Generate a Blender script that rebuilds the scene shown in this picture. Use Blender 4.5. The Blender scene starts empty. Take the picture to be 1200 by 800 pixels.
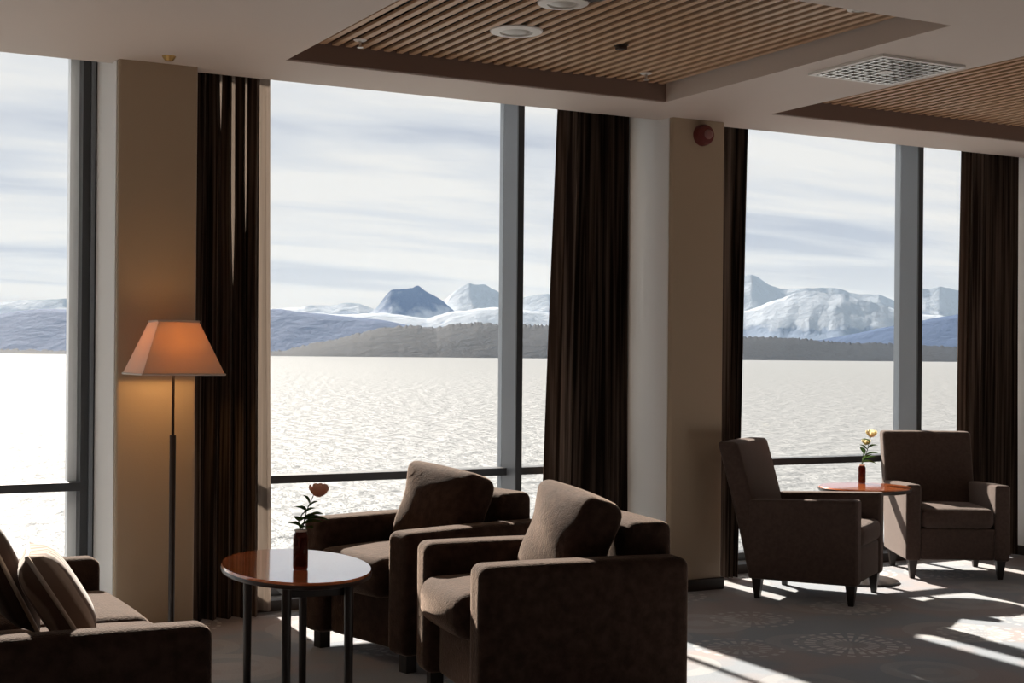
import bpy, bmesh, math, random
from mathutils import Vector, Matrix, noise

random.seed(7)
scene = bpy.context.scene
COL = scene.collection

# ------------------------------------------------------------------ camera
F_PX, CX, CY = 1667.0, 600.0, 416.5          # focal length and principal point, 1200x800 frame
ROLL, YAW, EYE = math.atan(0.0085), math.radians(28.3), 1.25
_r = Vector((math.cos(YAW), -math.sin(YAW), 0))
_f = Vector((math.sin(YAW), math.cos(YAW), 0))
_u = Vector((0, 0, 1))
R2 = _r * math.cos(ROLL) + _u * math.sin(ROLL)
U2 = _u * math.cos(ROLL) - _r * math.sin(ROLL)
cam_data = bpy.data.cameras.new('camera')
cam_data.sensor_width = 36.0
cam_data.lens = 36.0 * F_PX / 1200.0
cam_data.shift_y = (CY - 400.0) / 1200.0
cam_data.clip_start = 0.05
cam_data.clip_end = 80000.0
cam = bpy.data.objects.new('camera', cam_data)
COL.objects.link(cam)
m = Matrix((R2, U2, -_f)).transposed().to_4x4()
m.translation = Vector((0, 0, EYE))
cam.matrix_world = m
scene.camera = cam

# ------------------------------------------------------------------ world: bright layered overcast
SUN_AZ, SUN_EL, SUN_POWER = math.radians(86.5), math.radians(31.0), 15.0
world = bpy.data.worlds.new('sky')
scene.world = world
world.use_nodes = True
wn, wl = world.node_tree.nodes, world.node_tree.links
wn.clear()
w_out = wn.new('ShaderNodeOutputWorld')
w_bg = wn.new('ShaderNodeBackground')
w_tc = wn.new('ShaderNodeTexCoord')
w_sep = wn.new('ShaderNodeSeparateXYZ')
wl.new(w_tc.outputs['Generated'], w_sep.inputs[0])


def wmath(op, a, b=None):
    n = wn.new('ShaderNodeMath')
    n.operation = op
    for i, v in enumerate((a, b)):
        if v is None:
            continue
        if isinstance(v, (int, float)):
            n.inputs[i].default_value = v
        else:
            wl.new(v, n.inputs[i])
    return n.outputs[0]


w_up = wmath('MAXIMUM', w_sep.outputs['Z'], 0.0)
w_den = wmath('ADD', w_up, 0.07)
w_px = wmath('DIVIDE', w_sep.outputs['X'], w_den)
w_py = wmath('DIVIDE', w_sep.outputs['Y'], w_den)
w_cmb0 = wn.new('ShaderNodeCombineXYZ')
wl.new(w_px, w_cmb0.inputs[0])
wl.new(w_py, w_cmb0.inputs[1])
w_map = wn.new('ShaderNodeMapping')          # cloud rolls lie across the fjord
w_map.inputs['Rotation'].default_value = (0, 0, math.radians(31))
w_map.inputs['Scale'].default_value = (0.42, 1.15, 1)
w_map.inputs['Location'].default_value = (3.1, 0.4, 0)
wl.new(w_cmb0.outputs[0], w_map.inputs['Vector'])
w_n1 = wn.new('ShaderNodeTexNoise')
w_n1.inputs['Scale'].default_value = 1.0
w_n1.inputs['Detail'].default_value = 6.0
w_n1.inputs['Roughness'].default_value = 0.52
w_n1.inputs['Distortion'].default_value = 0.35
wl.new(w_map.outputs[0], w_n1.inputs['Vector'])
w_ramp = wn.new('ShaderNodeValToRGB')
e = w_ramp.color_ramp.elements
e[0].position, e[0].color = 0.36, (0.50, 0.54, 0.63, 1)
e[1].position, e[1].color = 0.58, (0.86, 0.85, 0.83, 1)
e2 = e.new(0.46)
e2.color = (0.69, 0.715, 0.76, 1)
wl.new(w_n1.outputs['Fac'], w_ramp.inputs['Fac'])
# towards the horizon the cloud thins to an even pale cream
w_hz = wn.new('ShaderNodeMapRange')
w_hz.inputs['From Min'].default_value = 0.0
w_hz.inputs['From Max'].default_value = 0.085
w_hz.inputs['To Min'].default_value = 1.0
w_hz.inputs['To Max'].default_value = 0.0
wl.new(w_up, w_hz.inputs['Value'])
w_mix = wn.new('ShaderNodeMix')
w_mix.data_type = 'RGBA'
wl.new(w_hz.outputs[0], w_mix.inputs['Factor'])
wl.new(w_ramp.outputs['Color'], w_mix.inputs['A'])
w_mix.inputs['B'].default_value = (0.80, 0.79, 0.77, 1)
wl.new(w_mix.outputs['Result'], w_bg.inputs['Color'])
w_bg.inputs['Strength'].default_value = 1.0
wl.new(w_bg.outputs[0], w_out.inputs['Surface'])

# ------------------------------------------------------------------ sun
sun_data = bpy.data.lights.new('sun', 'SUN')
sun_data.energy = SUN_POWER
sun_data.angle = math.radians(1.2)
sun_data.color = (1.0, 0.90, 0.79)
sun = bpy.data.objects.new('sun', sun_data)
COL.objects.link(sun)
sun_dir = Vector((math.cos(SUN_AZ) * math.cos(SUN_EL), math.sin(SUN_AZ) * math.cos(SUN_EL), math.sin(SUN_EL)))
sun.rotation_euler = sun_dir.to_track_quat('Z', 'Y').to_euler()
sun.location = sun_dir * 60

scene.view_settings.view_transform = 'Standard'
scene.view_settings.look = 'None'
scene.view_settings.gamma = 1.0
scene.view_settings.exposure = 0.0
scene.view_settings.use_curve_mapping = False
scene.cycles.max_bounces = 12
scene.cycles.diffuse_bounces = 6
scene.cycles.transparent_max_bounces = 16
scene.cycles.volume_bounces = 0

# ------------------------------------------------------------------ pixel -> world
EYE_V = Vector((0, 0, EYE))


def ray(x, y):
    return _f + R2 * ((x - CX) / F_PX) - U2 * ((y - CY) / F_PX)


# ------------------------------------------------------------------ materials
def new_mat(name):
    mt = bpy.data.materials.new(name)
    mt.use_nodes = True
    nt = mt.node_tree
    nt.nodes.clear()
    out = nt.nodes.new('ShaderNodeOutputMaterial')
    return mt, nt.nodes, nt.links, out


def principled(name, color, rough=0.6, metal=0.0, spec=0.5, sheen=0.0, sheen_rough=0.4, sheen_tint=None,
               var=0.0, var_scale=(3, 3, 3), var_color=None, bump=0.0, bump_scale=(200, 200, 200), coat=0.0, coords='Object'):
    mt, n, l, out = new_mat(name)
    p = n.new('ShaderNodeBsdfPrincipled')
    l.new(p.outputs[0], out.inputs['Surface'])
    p.inputs['Base Color'].default_value = (*color, 1)
    p.inputs['Roughness'].default_value = rough
    p.inputs['Metallic'].default_value = metal
    p.inputs['Specular IOR Level'].default_value = spec
    p.inputs['Sheen Weight'].default_value = sheen
    p.inputs['Sheen Roughness'].default_value = sheen_rough
    if sheen_tint:
        p.inputs['Sheen Tint'].default_value = (*sheen_tint, 1)
    p.inputs['Coat Weight'].default_value = coat
    tc = n.new('ShaderNodeTexCoord')

    def noise_node(scale, detail):
        mp = n.new('ShaderNodeMapping')
        mp.inputs['Scale'].default_value = scale
        l.new(tc.outputs[coords], mp.inputs['Vector'])
        nz = n.new('ShaderNodeTexNoise')
        nz.inputs['Scale'].default_value = 1.0
        nz.inputs['Detail'].default_value = detail
        l.new(mp.outputs[0], nz.inputs['Vector'])
        return nz
    if var > 0:
        nz = noise_node(var_scale, 4)
        rp = n.new('ShaderNodeMapRange')
        rp.inputs['From Min'].default_value = 0.35
        rp.inputs['From Max'].default_value = 0.65
        l.new(nz.outputs['Fac'], rp.inputs['Value'])
        mx = n.new('ShaderNodeMix')
        mx.data_type = 'RGBA'
        vc = var_color or tuple(c * (1 - var) for c in color)
        mx.inputs['A'].default_value = (*color, 1)
        mx.inputs['B'].default_value = (*vc, 1)
        l.new(rp.outputs[0], mx.inputs['Factor'])
        l.new(mx.outputs['Result'], p.inputs['Base Color'])
    if bump > 0:
        nb = noise_node(bump_scale, 3)
        b = n.new('ShaderNodeBump')
        b.inputs['Strength'].default_value = bump
        b.inputs['Distance'].default_value = 0.01
        l.new(nb.outputs['Fac'], b.inputs['Height'])
        l.new(b.outputs[0], p.inputs['Normal'])
    return mt


M = {}
M['lit_return_white'] = principled('window light white', (0.86, 0.84, 0.81), 0.62, bump=0.05, bump_scale=(90, 90, 90))  # whitens the pillar sides in place of window light
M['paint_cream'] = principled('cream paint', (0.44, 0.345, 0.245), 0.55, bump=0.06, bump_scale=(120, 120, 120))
M['ceiling'] = principled('ceiling paint', (0.64, 0.565, 0.51), 0.7, bump=0.03, bump_scale=(60, 60, 60))
M['dim_wall'] = principled('bounce-cutting dark wall', (0.16, 0.115, 0.085), 0.6, var=0.3, var_scale=(1, 1, 0.3))
M['coffer_brown'] = principled('brown painted board', (0.25, 0.165, 0.13), 0.6)
M['void'] = principled('dark ceiling void', (0.012, 0.010, 0.009), 0.9)
M['slat'] = principled('oak slats', (0.60, 0.43, 0.30), 0.5, var=0.5, var_scale=(1.6, 0.5, 2), var_color=(0.50, 0.28, 0.13))
M['base'] = principled('dark skirting', (0.035, 0.024, 0.02), 0.5)
M['alu_dark'] = principled('dark grey frame', (0.05, 0.055, 0.062), 0.38, spec=0.5)
M['alu_grey'] = principled('blue grey coated metal', (0.20, 0.225, 0.255), 0.42, metal=0.0, spec=0.6)
M['alu_pale'] = principled('pale metal', (0.62, 0.64, 0.66), 0.4)
M['brown_fabric'] = principled('dark brown chenille', (0.058, 0.034, 0.025), 0.9, spec=0.12, sheen=0.6, sheen_rough=0.28,
                               sheen_tint=(0.98, 0.76, 0.62), var=0.45, var_scale=(26, 26, 26), bump=0.35, bump_scale=(160, 160, 160))
M['chair_fabric'] = principled('taupe brown weave', (0.095, 0.066, 0.056), 0.9, spec=0.12, sheen=0.3, sheen_rough=0.4,
                               sheen_tint=(0.95, 0.85, 0.8), var=0.2, var_scale=(60, 60, 60), bump=0.3, bump_scale=(300, 300, 300))
M['dark_wood'] = principled('dark stained wood', (0.022, 0.013, 0.010), 0.4, var=0.4, var_scale=(40, 40, 5))
M['table_edge'] = principled('dark table rim', (0.03, 0.015, 0.01), 0.35)
M['cherry'] = principled('varnished cherry wood', (0.85, 0.25, 0.085), 0.14, spec=0.7, coat=1.0, var=0.5, var_scale=(30, 4, 10), var_color=(0.62, 0.15, 0.05))
M['black_metal'] = principled('black brown metal', (0.03, 0.017, 0.012), 0.4, spec=0.5)
M['white_plastic'] = principled('white plastic', (0.78, 0.76, 0.72), 0.4)
M['grey_plastic'] = principled('grey plastic', (0.32, 0.30, 0.27), 0.45)
M['lens'] = principled('frosted lens', (0.5, 0.48, 0.44), 0.3)
M['silver'] = principled('brushed silver', (0.72, 0.71, 0.69), 0.28, metal=0.9)
M['red_plastic'] = principled('red plastic', (0.13, 0.017, 0.015), 0.4)
M['red_lens'] = principled('faded red lens', (0.26, 0.12, 0.11), 0.3)
def petal_mat(name, col, trans):
    mt, n, l, out = new_mat(name)
    d = n.new('ShaderNodeBsdfDiffuse')
    d.inputs['Color'].default_value = (*col, 1)
    t = n.new('ShaderNodeBsdfTranslucent')
    t.inputs['Color'].default_value = (*col, 1)
    mx = n.new('ShaderNodeMixShader')
    mx.inputs[0].default_value = trans
    l.new(d.outputs[0], mx.inputs[1])
    l.new(t.outputs[0], mx.inputs[2])
    l.new(mx.outputs[0], out.inputs['Surface'])
    return mt


M['leaf'] = petal_mat('rose leaf', (0.05, 0.10, 0.03), 0.3)
M['stem'] = principled('green stem', (0.06, 0.10, 0.03), 0.5)
M['petal_peach'] = petal_mat('peach petals', (0.86, 0.52, 0.36), 0.5)
M['petal_cream'] = petal_mat('cream petals', (0.80, 0.74, 0.48), 0.45)
M['brass'] = principled('brass', (0.5, 0.32, 0.12), 0.35, metal=0.9)


def glass_mat():
    mt, n, l, out = new_mat('window glass')
    t = n.new('ShaderNodeBsdfTransparent')
    t.inputs['Color'].default_value = (0.985, 0.99, 0.99, 1)
    g = n.new('ShaderNodeBsdfGlossy')
    g.inputs['Roughness'].default_value = 0.0
    fr = n.new('ShaderNodeFresnel')
    fr.inputs['IOR'].default_value = 1.22
    mx = n.new('ShaderNodeMixShader')
    l.new(fr.outputs[0], mx.inputs[0])
    l.new(t.outputs[0], mx.inputs[1])
    l.new(g.outputs[0], mx.inputs[2])
    l.new(mx.outputs[0], out.inputs['Surface'])
    return mt


def vase_mat():
    mt, n, l, out = new_mat('amber brown glass')
    t = n.new('ShaderNodeBsdfTransparent')
    t.inputs['Color'].default_value = (0.42, 0.13, 0.085, 1)
    d = n.new('ShaderNodeBsdfPrincipled')
    d.inputs['Base Color'].default_value = (0.10, 0.022, 0.014, 1)
    d.inputs['Roughness'].default_value = 0.08
    mx = n.new('ShaderNodeMixShader')
    mx.inputs[0].default_value = 0.55
    l.new(t.outputs[0], mx.inputs[1])
    l.new(d.outputs[0], mx.inputs[2])
    l.new(mx.outputs[0], out.inputs['Surface'])
    return mt


def shade_mat():
    mt, n, l, out = new_mat('cream lampshade cloth')
    d = n.new('ShaderNodeBsdfDiffuse')
    d.inputs['Color'].default_value = (0.84, 0.77, 0.70, 1)
    t = n.new('ShaderNodeBsdfTranslucent')
    t.inputs['Color'].default_value = (0.70, 0.46, 0.20, 1)
    mx = n.new('ShaderNodeMixShader')
    mx.inputs[0].default_value = 0.34
    l.new(d.outputs[0], mx.inputs[1])
    l.new(t.outputs[0], mx.inputs[2])
    l.new(mx.outputs[0], out.inputs['Surface'])
    return mt


def curtain_mat(name, c0, c1, trans, tcol):
    mt, n, l, out = new_mat(name)
    tc = n.new('ShaderNodeTexCoord')
    mp = n.new('ShaderNodeMapping')
    mp.inputs['Scale'].default_value = (46, 46, 0.8)
    l.new(tc.outputs['Object'], mp.inputs['Vector'])
    nz = n.new('ShaderNodeTexNoise')
    nz.inputs['Scale'].default_value = 1.0
    nz.inputs['Detail'].default_value = 4.0
    l.new(mp.outputs[0], nz.inputs['Vector'])
    rp = n.new('ShaderNodeValToRGB')
    rp.color_ramp.elements[0].position, rp.color_ramp.elements[0].color = 0.42, (*c0, 1)
    rp.color_ramp.elements[1].position, rp.color_ramp.elements[1].color = 0.68, (*c1, 1)
    l.new(nz.outputs['Fac'], rp.inputs['Fac'])
    d = n.new('ShaderNodeBsdfDiffuse')
    l.new(rp.outputs['Color'], d.inputs['Color'])
    t = n.new('ShaderNodeBsdfTranslucent')
    t.inputs['Color'].default_value = (*tcol, 1)
    mx = n.new('ShaderNodeMixShader')
    mx.inputs[0].default_value = trans
    l.new(d.outputs[0], mx.inputs[1])
    l.new(t.outputs[0], mx.inputs[2])
    l.new(mx.outputs[0], out.inputs['Surface'])
    return mt


def pillow_mat(name, ca, cb, scale):
    """a woven check in two tones"""
    mt, n, l, out = new_mat(name)
    p = n.new('ShaderNodeBsdfPrincipled')
    p.inputs['Roughness'].default_value = 0.85
    p.inputs['Sheen Weight'].default_value = 0.3
    p.inputs['Specular IOR Level'].default_value = 0.1
    tc = n.new('ShaderNodeTexCoord')
    w = n.new('ShaderNodeTexWave')
    w.wave_type = 'BANDS'
    w.bands_direction = 'Y'
    w.inputs['Scale'].default_value = scale
    w.inputs['Distortion'].default_value = 1.2
    w.inputs['Detail'].default_value = 2.0
    l.new(tc.outputs['Object'], w.inputs['Vector'])
    rp = n.new('ShaderNodeValToRGB')
    rp.color_ramp.elements[0].position, rp.color_ramp.elements[0].color = 0.35, (*ca, 1)
    rp.color_ramp.elements[1].position, rp.color_ramp.elements[1].color = 0.65, (*cb, 1)
    l.new(w.outputs['Fac'], rp.inputs['Fac'])
    l.new(rp.outputs['Color'], p.inputs['Base Color'])
    l.new(p.outputs[0], out.inputs['Surface'])
    return mt


def carpet_mat():
    """grey blue carpet woven with seed-head rosettes, rings and worn reddish patches"""
    mt, n, l, out = new_mat('rosette carpet')
    p = n.new('ShaderNodeBsdfPrincipled')
    p.inputs['Roughness'].default_value = 0.95
    p.inputs['Specular IOR Level'].default_value = 0.25
    p.inputs['Sheen Weight'].default_value = 0.38
    p.inputs['Sheen Roughness'].default_value = 0.5
    p.inputs['Sheen Tint'].default_value = (0.86, 0.93, 1.0, 1)
    l.new(p.outputs[0], out.inputs['Surface'])
    tc = n.new('ShaderNodeTexCoord')
    P = tc.outputs['Object']

    def math_(op, a, b=None, c=None):
        q = n.new('ShaderNodeMath')
        q.operation = op
        for i, v in enumerate((a, b, c)):
            if v is None:
                continue
            if isinstance(v, (int, float)):
                q.inputs[i].default_value = v
            else:
                l.new(v, q.inputs[i])
        return q.outputs[0]

    def layer(scale, seed, spokes, r0, r1, ring):
        mp = n.new('ShaderNodeMapping')
        mp.inputs['Location'].default_value = seed
        l.new(P, mp.inputs['Vector'])
        v = n.new('ShaderNodeTexVoronoi')
        v.voronoi_dimensions = '2D'
        v.inputs['Scale'].default_value = scale
        v.inputs['Randomness'].default_value = 0.55
        l.new(mp.outputs[0], v.inputs['Vector'])
        sub = n.new('ShaderNodeVectorMath')
        sub.operation = 'SUBTRACT'
        sc = n.new('ShaderNodeVectorMath')
        sc.operation = 'SCALE'
        sc.inputs['Scale'].default_value = 1.0
        l.new(mp.outputs[0], sub.inputs[0])
        l.new(v.outputs['Position'], sub.inputs[1])
        sep = n.new('ShaderNodeSeparateXYZ')
        l.new(sub.outputs[0], sep.inputs[0])
        ang = math_('ARCTAN2', sep.outputs['Y'], sep.outputs['X'])
        d = math_('SQRT', math_('ADD', math_('MULTIPLY', sep.outputs['X'], sep.outputs['X']), math_('MULTIPLY', sep.outputs['Y'], sep.outputs['Y'])))
        sp = math_('GREATER_THAN', math_('SINE', math_('MULTIPLY', ang, spokes)), -0.1)
        bands = math_('GREATER_THAN', math_('SINE', math_('MULTIPLY', d, ring)), -0.35)
        inside = math_('MULTIPLY', math_('LESS_THAN', d, r1), math_('GREATER_THAN', d, r0))
        rosette = math_('MULTIPLY', math_('MULTIPLY', sp, bands), inside)
        disc = math_('LESS_THAN', d, r1 * 0.95)
        colsep = n.new('ShaderNodeSeparateColor')
        l.new(v.outputs['Color'], colsep.inputs[0])
        pick = math_('GREATER_THAN', colsep.outputs[0], 0.45)
        a = math_('MULTIPLY', rosette, pick)
        b = math_('MULTIPLY', disc, math_('SUBTRACT', 1.0, pick))
        hole = math_('LESS_THAN', math_('ABSOLUTE', math_('SUBTRACT', d, r1 * 0.45)), r1 * 0.16)
        b = math_('MULTIPLY', b, math_('SUBTRACT', 1.0, math_('MULTIPLY', hole, 0.7)))
        return a, b

    a1, b1 = layer(1.25, (0.1, 0.35, 0), 24, 0.06, 0.25, 80.0)
    a2, b2 = layer(1.6, (5.3, 2.2, 0), 18, 0.04, 0.2, 70.0)
    nz = n.new('ShaderNodeTexNoise')
    nz.inputs['Scale'].default_value = 1.7
    nz.inputs['Detail'].default_value = 3
    l.new(P, nz.inputs['Vector'])
    fine = n.new('ShaderNodeTexNoise')
    fine.inputs['Scale'].default_value = 160
    fine.inputs['Detail'].default_value = 2
    l.new(P, fine.inputs['Vector'])

    def mix(fac, A, B):
        mx = n.new('ShaderNodeMix')
        mx.data_type = 'RGBA'
        if isinstance(fac, float):
            mx.inputs['Factor'].default_value = fac
        else:
            l.new(fac, mx.inputs['Factor'])
        for s, v in (('A', A), ('B', B)):
            if isinstance(v, tuple):
                mx.inputs[s].default_value = (*v, 1)
            else:
                l.new(v, mx.inputs[s])
        return mx.outputs['Result']

    mr = n.new('ShaderNodeMapRange')
    mr.inputs['From Min'].default_value = 0.46
    mr.inputs['From Max'].default_value = 0.58
    l.new(nz.outputs['Fac'], mr.inputs['Value'])
    c = mix(mr.outputs[0], (0.235, 0.265, 0.305), (0.33, 0.275, 0.265))
    c = mix(math_('MULTIPLY', b2, 0.55), c, (0.38, 0.385, 0.385))
    c = mix(math_('MULTIPLY', b1, 0.6), c, (0.42, 0.42, 0.415))
    c = mix(math_('MULTIPLY', a2, 0.75), c, (0.56, 0.555, 0.54))
    c = mix(math_('MULTIPLY', a1, 0.85), c, (0.66, 0.65, 0.63))
    fr = n.new('ShaderNodeMapRange')
    fr.inputs['To Min'].default_value = 0.75
    fr.inputs['To Max'].default_value = 1.25
    l.new(fine.outputs['Fac'], fr.inputs['Value'])
    mul = n.new('ShaderNodeMix')
    mul.data_type = 'RGBA'
    mul.blend_type = 'MULTIPLY'
    mul.inputs['Factor'].default_value = 1.0
    l.new(c, mul.inputs['A'])
    l.new(fr.outputs[0], mul.inputs['B'])
    l.new(mul.outputs['Result'], p.inputs['Base Color'])
    bp = n.new('ShaderNodeBump')
    bp.inputs['Strength'].default_value = 0.3
    bp.inputs['Distance'].default_value = 0.01
    l.new(fine.outputs['Fac'], bp.inputs['Height'])
    l.new(bp.outputs[0], p.inputs['Normal'])
    return mt


def sea_mat():
    """choppy pale water: scattering body under a soft reflecting surface"""
    mt, n, l, out = new_mat('sea water')
    d = n.new('ShaderNodeBsdfDiffuse')
    d.inputs['Color'].default_value = (0.242, 0.254, 0.262, 1)
    g = n.new('ShaderNodeBsdfGlossy')
    g.inputs['Color'].default_value = (0.95, 0.96, 0.97, 1)
    g.inputs['Roughness'].default_value = SEA_ROUGH
    mx = n.new('ShaderNodeMixShader')
    mx.inputs[0].default_value = 0.03
    tc = n.new('ShaderNodeTexCoord')
    mp = n.new('ShaderNodeMapping')
    mp.inputs['Scale'].default_value = (0.42, 0.30, 1)
    mp.inputs['Rotation'].default_value = (0, 0, math.radians(28))
    l.new(tc.outputs['Object'], mp.inputs['Vector'])
    n1 = n.new('ShaderNodeTexNoise')
    n1.inputs['Scale'].default_value = 1.0
    n1.inputs['Detail'].default_value = 6
    n1.inputs['Roughness'].default_value = 0.6
    l.new(mp.outputs[0], n1.inputs['Vector'])
    b = n.new('ShaderNodeBump')
    b.inputs['Strength'].default_value = 1.0
    b.inputs['Distance'].default_value = SEA_BUMP
    l.new(n1.outputs['Fac'], b.inputs['Height'])
    l.new(b.outputs[0], g.inputs['Normal'])
    l.new(b.outputs[0], d.inputs['Normal'])
    l.new(d.outputs[0], mx.inputs[1])
    l.new(g.outputs[0], mx.inputs[2])
    l.new(mx.outputs[0], out.inputs['Surface'])
    return mt


def mountain_mat(name, rock, snow, snow_z0, snow_z1, scale):
    mt, n, l, out = new_mat(name)
    p = n.new('ShaderNodeBsdfPrincipled')
    p.inputs['Roughness'].default_value = 0.9
    p.inputs['Specular IOR Level'].default_value = 0.1
    l.new(p.outputs[0], out.inputs['Surface'])
    g = n.new('ShaderNodeNewGeometry')
    sep = n.new('ShaderNodeSeparateXYZ')
    l.new(g.outputs['Position'], sep.inputs[0])
    mp = n.new('ShaderNodeMapping')
    mp.inputs['Scale'].default_value = (scale, scale, scale * 0.6)
    l.new(g.outputs['Position'], mp.inputs['Vector'])
    nz = n.new('ShaderNodeTexNoise')
    nz.inputs['Scale'].default_value = 1.0
    nz.inputs['Detail'].default_value = 8
    nz.inputs['Roughness'].default_value = 0.65
    l.new(mp.outputs[0], nz.inputs['Vector'])
    mr = n.new('ShaderNodeMapRange')
    mr.inputs['From Min'].default_value = snow_z0
    mr.inputs['From Max'].default_value = snow_z1
    mr.inputs['To Min'].default_value = -0.5
    mr.inputs['To Max'].default_value = 0.5
    l.new(sep.outputs['Z'], mr.inputs['Value'])
    ad = n.new('ShaderNodeMath')
    ad.operation = 'ADD'
    l.new(mr.outputs[0], ad.inputs[0])
    l.new(nz.outputs['Fac'], ad.inputs[1])
    rp = n.new('ShaderNodeValToRGB')
    rp.color_ramp.elements[0].position, rp.color_ramp.elements[0].color = 0.42, (*rock, 1)
    rp.color_ramp.elements[1].position, rp.color_ramp.elements[1].color = 0.58, (*snow, 1)
    l.new(ad.outputs[0], rp.inputs['Fac'])
    l.new(rp.outputs['Color'], p.inputs['Base Color'])
    b = n.new('ShaderNodeBump')
    b.inputs['Strength'].default_value = 0.8
    b.inputs['Distance'].default_value = 0.35 / scale
    l.new(nz.outputs['Fac'], b.inputs['Height'])
    l.new(b.outputs[0], p.inputs['Normal'])
    return mt


def haze_mat(density, color):
    mt, n, l, out = new_mat('sea haze')
    v = n.new('ShaderNodeVolumeScatter')
    v.inputs['Color'].default_value = (*color, 1)
    v.inputs['Density'].default_value = density
    v.inputs['Anisotropy'].default_value = 0.0
    l.new(v.outputs[0], out.inputs['Volume'])
    return mt


SEA_ROUGH, SEA_BUMP = 0.38, 1.1
M['glass'] = glass_mat()
M['vase'] = vase_mat()
M['shade'] = shade_mat()
M['curtain'] = curtain_mat('dark brown curtain cloth', (0.022, 0.015, 0.012), (0.17, 0.125, 0.10), 0.03, (0.30, 0.2, 0.14))
M['lining'] = curtain_mat('pale brown curtain lining', (0.20, 0.165, 0.14), (0.46, 0.40, 0.35), 0.36, (0.72, 0.65, 0.59))
M['lining_brown'] = curtain_mat('brown curtain lining', (0.05, 0.035, 0.028), (0.20, 0.15, 0.12), 0.08, (0.40, 0.30, 0.24))
M['carpet'] = carpet_mat()
M['sea'] = sea_mat()
M['pillow_check'] = pillow_mat('striped beige pillow cloth', (0.20, 0.13, 0.095), (0.52, 0.42, 0.34), 7.0)
M['pillow_beige'] = pillow_mat('beige pillow cloth', (0.34, 0.25, 0.19), (0.44, 0.34, 0.27), 11.0)
M['pillow_dark'] = pillow_mat('dark brown pillow cloth', (0.06, 0.035, 0.026), (0.085, 0.05, 0.04), 9.0)
M['piping'] = principled('pale piping', (0.62, 0.54, 0.46), 0.7)

# ------------------------------------------------------------------ object helpers


def link(name, me, parent=None):
    o = bpy.data.objects.new(name, me)
    COL.objects.link(o)
    if parent is not None:
        o.parent = parent
    return o


def obj(name, bm, mat, parent=None, smooth=True, loc=None, rot=None):
    me = bpy.data.meshes.new(name)
    bmesh.ops.recalc_face_normals(bm, faces=bm.faces)
    bm.to_mesh(me)
    bm.free()
    me.materials.append(mat)
    if smooth:
        for pl in me.polygons:
            pl.use_smooth = True
        try:
            me.set_sharp_from_angle(angle=math.radians(42))
        except Exception:
            pass
    o = link(name, me, parent)
    if loc:
        o.location = loc
    if rot:
        o.rotation_euler = rot
    return o


def tag(o, label=None, cat=None, group=None, kind=None):
    for k, v in (('label', label), ('category', cat), ('group', group), ('kind', kind)):
        if v:
            o[k] = v
    return o


def thing(name, label, cat, loc=(0, 0, 0), rz=0.0, group=None):
    o = bpy.data.objects.new(name, None)
    o.empty_display_size = 0.1
    COL.objects.link(o)
    o.location = loc
    o.rotation_euler = (0, 0, rz)
    return tag(o, label, cat, group)


def copy_tree(o, parent=None):
    kids = [c for c in bpy.data.objects if c.parent == o]
    c = o.copy()
    COL.objects.link(c)
    if parent is not None:
        c.parent = parent
    for k in kids:
        copy_tree(k, c)
    return c


def add_box(bm, lo, hi, mat=None):
    lo, hi = Vector(lo), Vector(hi)
    c, s = (lo + hi) / 2, hi - lo
    mm = Matrix.Translation(c) @ Matrix.Diagonal((s.x, s.y, s.z, 1))
    if mat is not None:
        mm = mat @ mm
    return bmesh.ops.create_cube(bm, size=1.0, matrix=mm)['verts']


def box(lo, hi, bevel=0.0, seg=2):
    bm = bmesh.new()
    add_box(bm, lo, hi)
    if bevel > 0:
        bmesh.ops.bevel(bm, geom=bm.edges[:], offset=bevel, segments=seg, profile=0.5, affect='EDGES')
    return bm


def add_rbox(bm, half, r, puff=(0, 0, 0), mid=5, mat=Matrix(), warp=None):
    """soft upholstered block: rounded edges, optionally bulging faces"""
    a = list(half)
    r = min(r, min(a) * 0.98)
    lines = []
    for k in range(3):
        e = [a[k] - r + r * t for t in (1.0, 0.72, 0.36, 0.0)]
        inner = [(-1 + 2 * i / mid) * (a[k] - r) for i in range(1, mid)]
        lines.append(sorted(set([-x for x in e] + e + inner)))
    cache = {}

    def vert(p):
        key = tuple(round(q, 6) for q in p)
        if key in cache:
            return cache[key]
        inn = Vector([max(-(a[k] - r), min(a[k] - r, p[k])) for k in range(3)])
        d = Vector(p) - inn
        q = inn + d.normalized() * r if d.length > 1e-9 else Vector(p)
        o = q.copy()
        for k in range(3):
            if puff[k]:
                i, j = [z for z in range(3) if z != k]
                o[k] += puff[k] * (q[k] / a[k]) * (1 - (q[i] / a[i]) ** 2) * (1 - (q[j] / a[j]) ** 2)
        if warp:
            o = warp(o)
        v = bm.verts.new(mat @ o)
        cache[key] = v
        return v
    for k in range(3):
        i, j = [z for z in range(3) if z != k]
        for s in (-1, 1):
            for u in range(len(lines[i]) - 1):
                for w in range(len(lines[j]) - 1):
                    quad = []
                    for (uu, ww) in ((u, w), (u + 1, w), (u + 1, w + 1), (u, w + 1)):
                        p = [0, 0, 0]
                        p[k], p[i], p[j] = s * a[k], lines[i][uu], lines[j][ww]
                        quad.append(vert(p))
                    if len(set(quad)) == 4:
                        try:
                            bm.faces.new(quad)
                        except ValueError:
                            pass


def rbox(half, r, puff=(0, 0, 0), mid=5, mat=Matrix(), warp=None):
    bm = bmesh.new()
    add_rbox(bm, half, r, puff, mid, mat, warp)
    return bm


def T(x, y, z):
    return Matrix.Translation((x, y, z))


def RX(a):
    return Matrix.Rotation(a, 4, 'X')


def RY(a):
    return Matrix.Rotation(a, 4, 'Y')


def RZ(a):
    return Matrix.Rotation(a, 4, 'Z')


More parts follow.
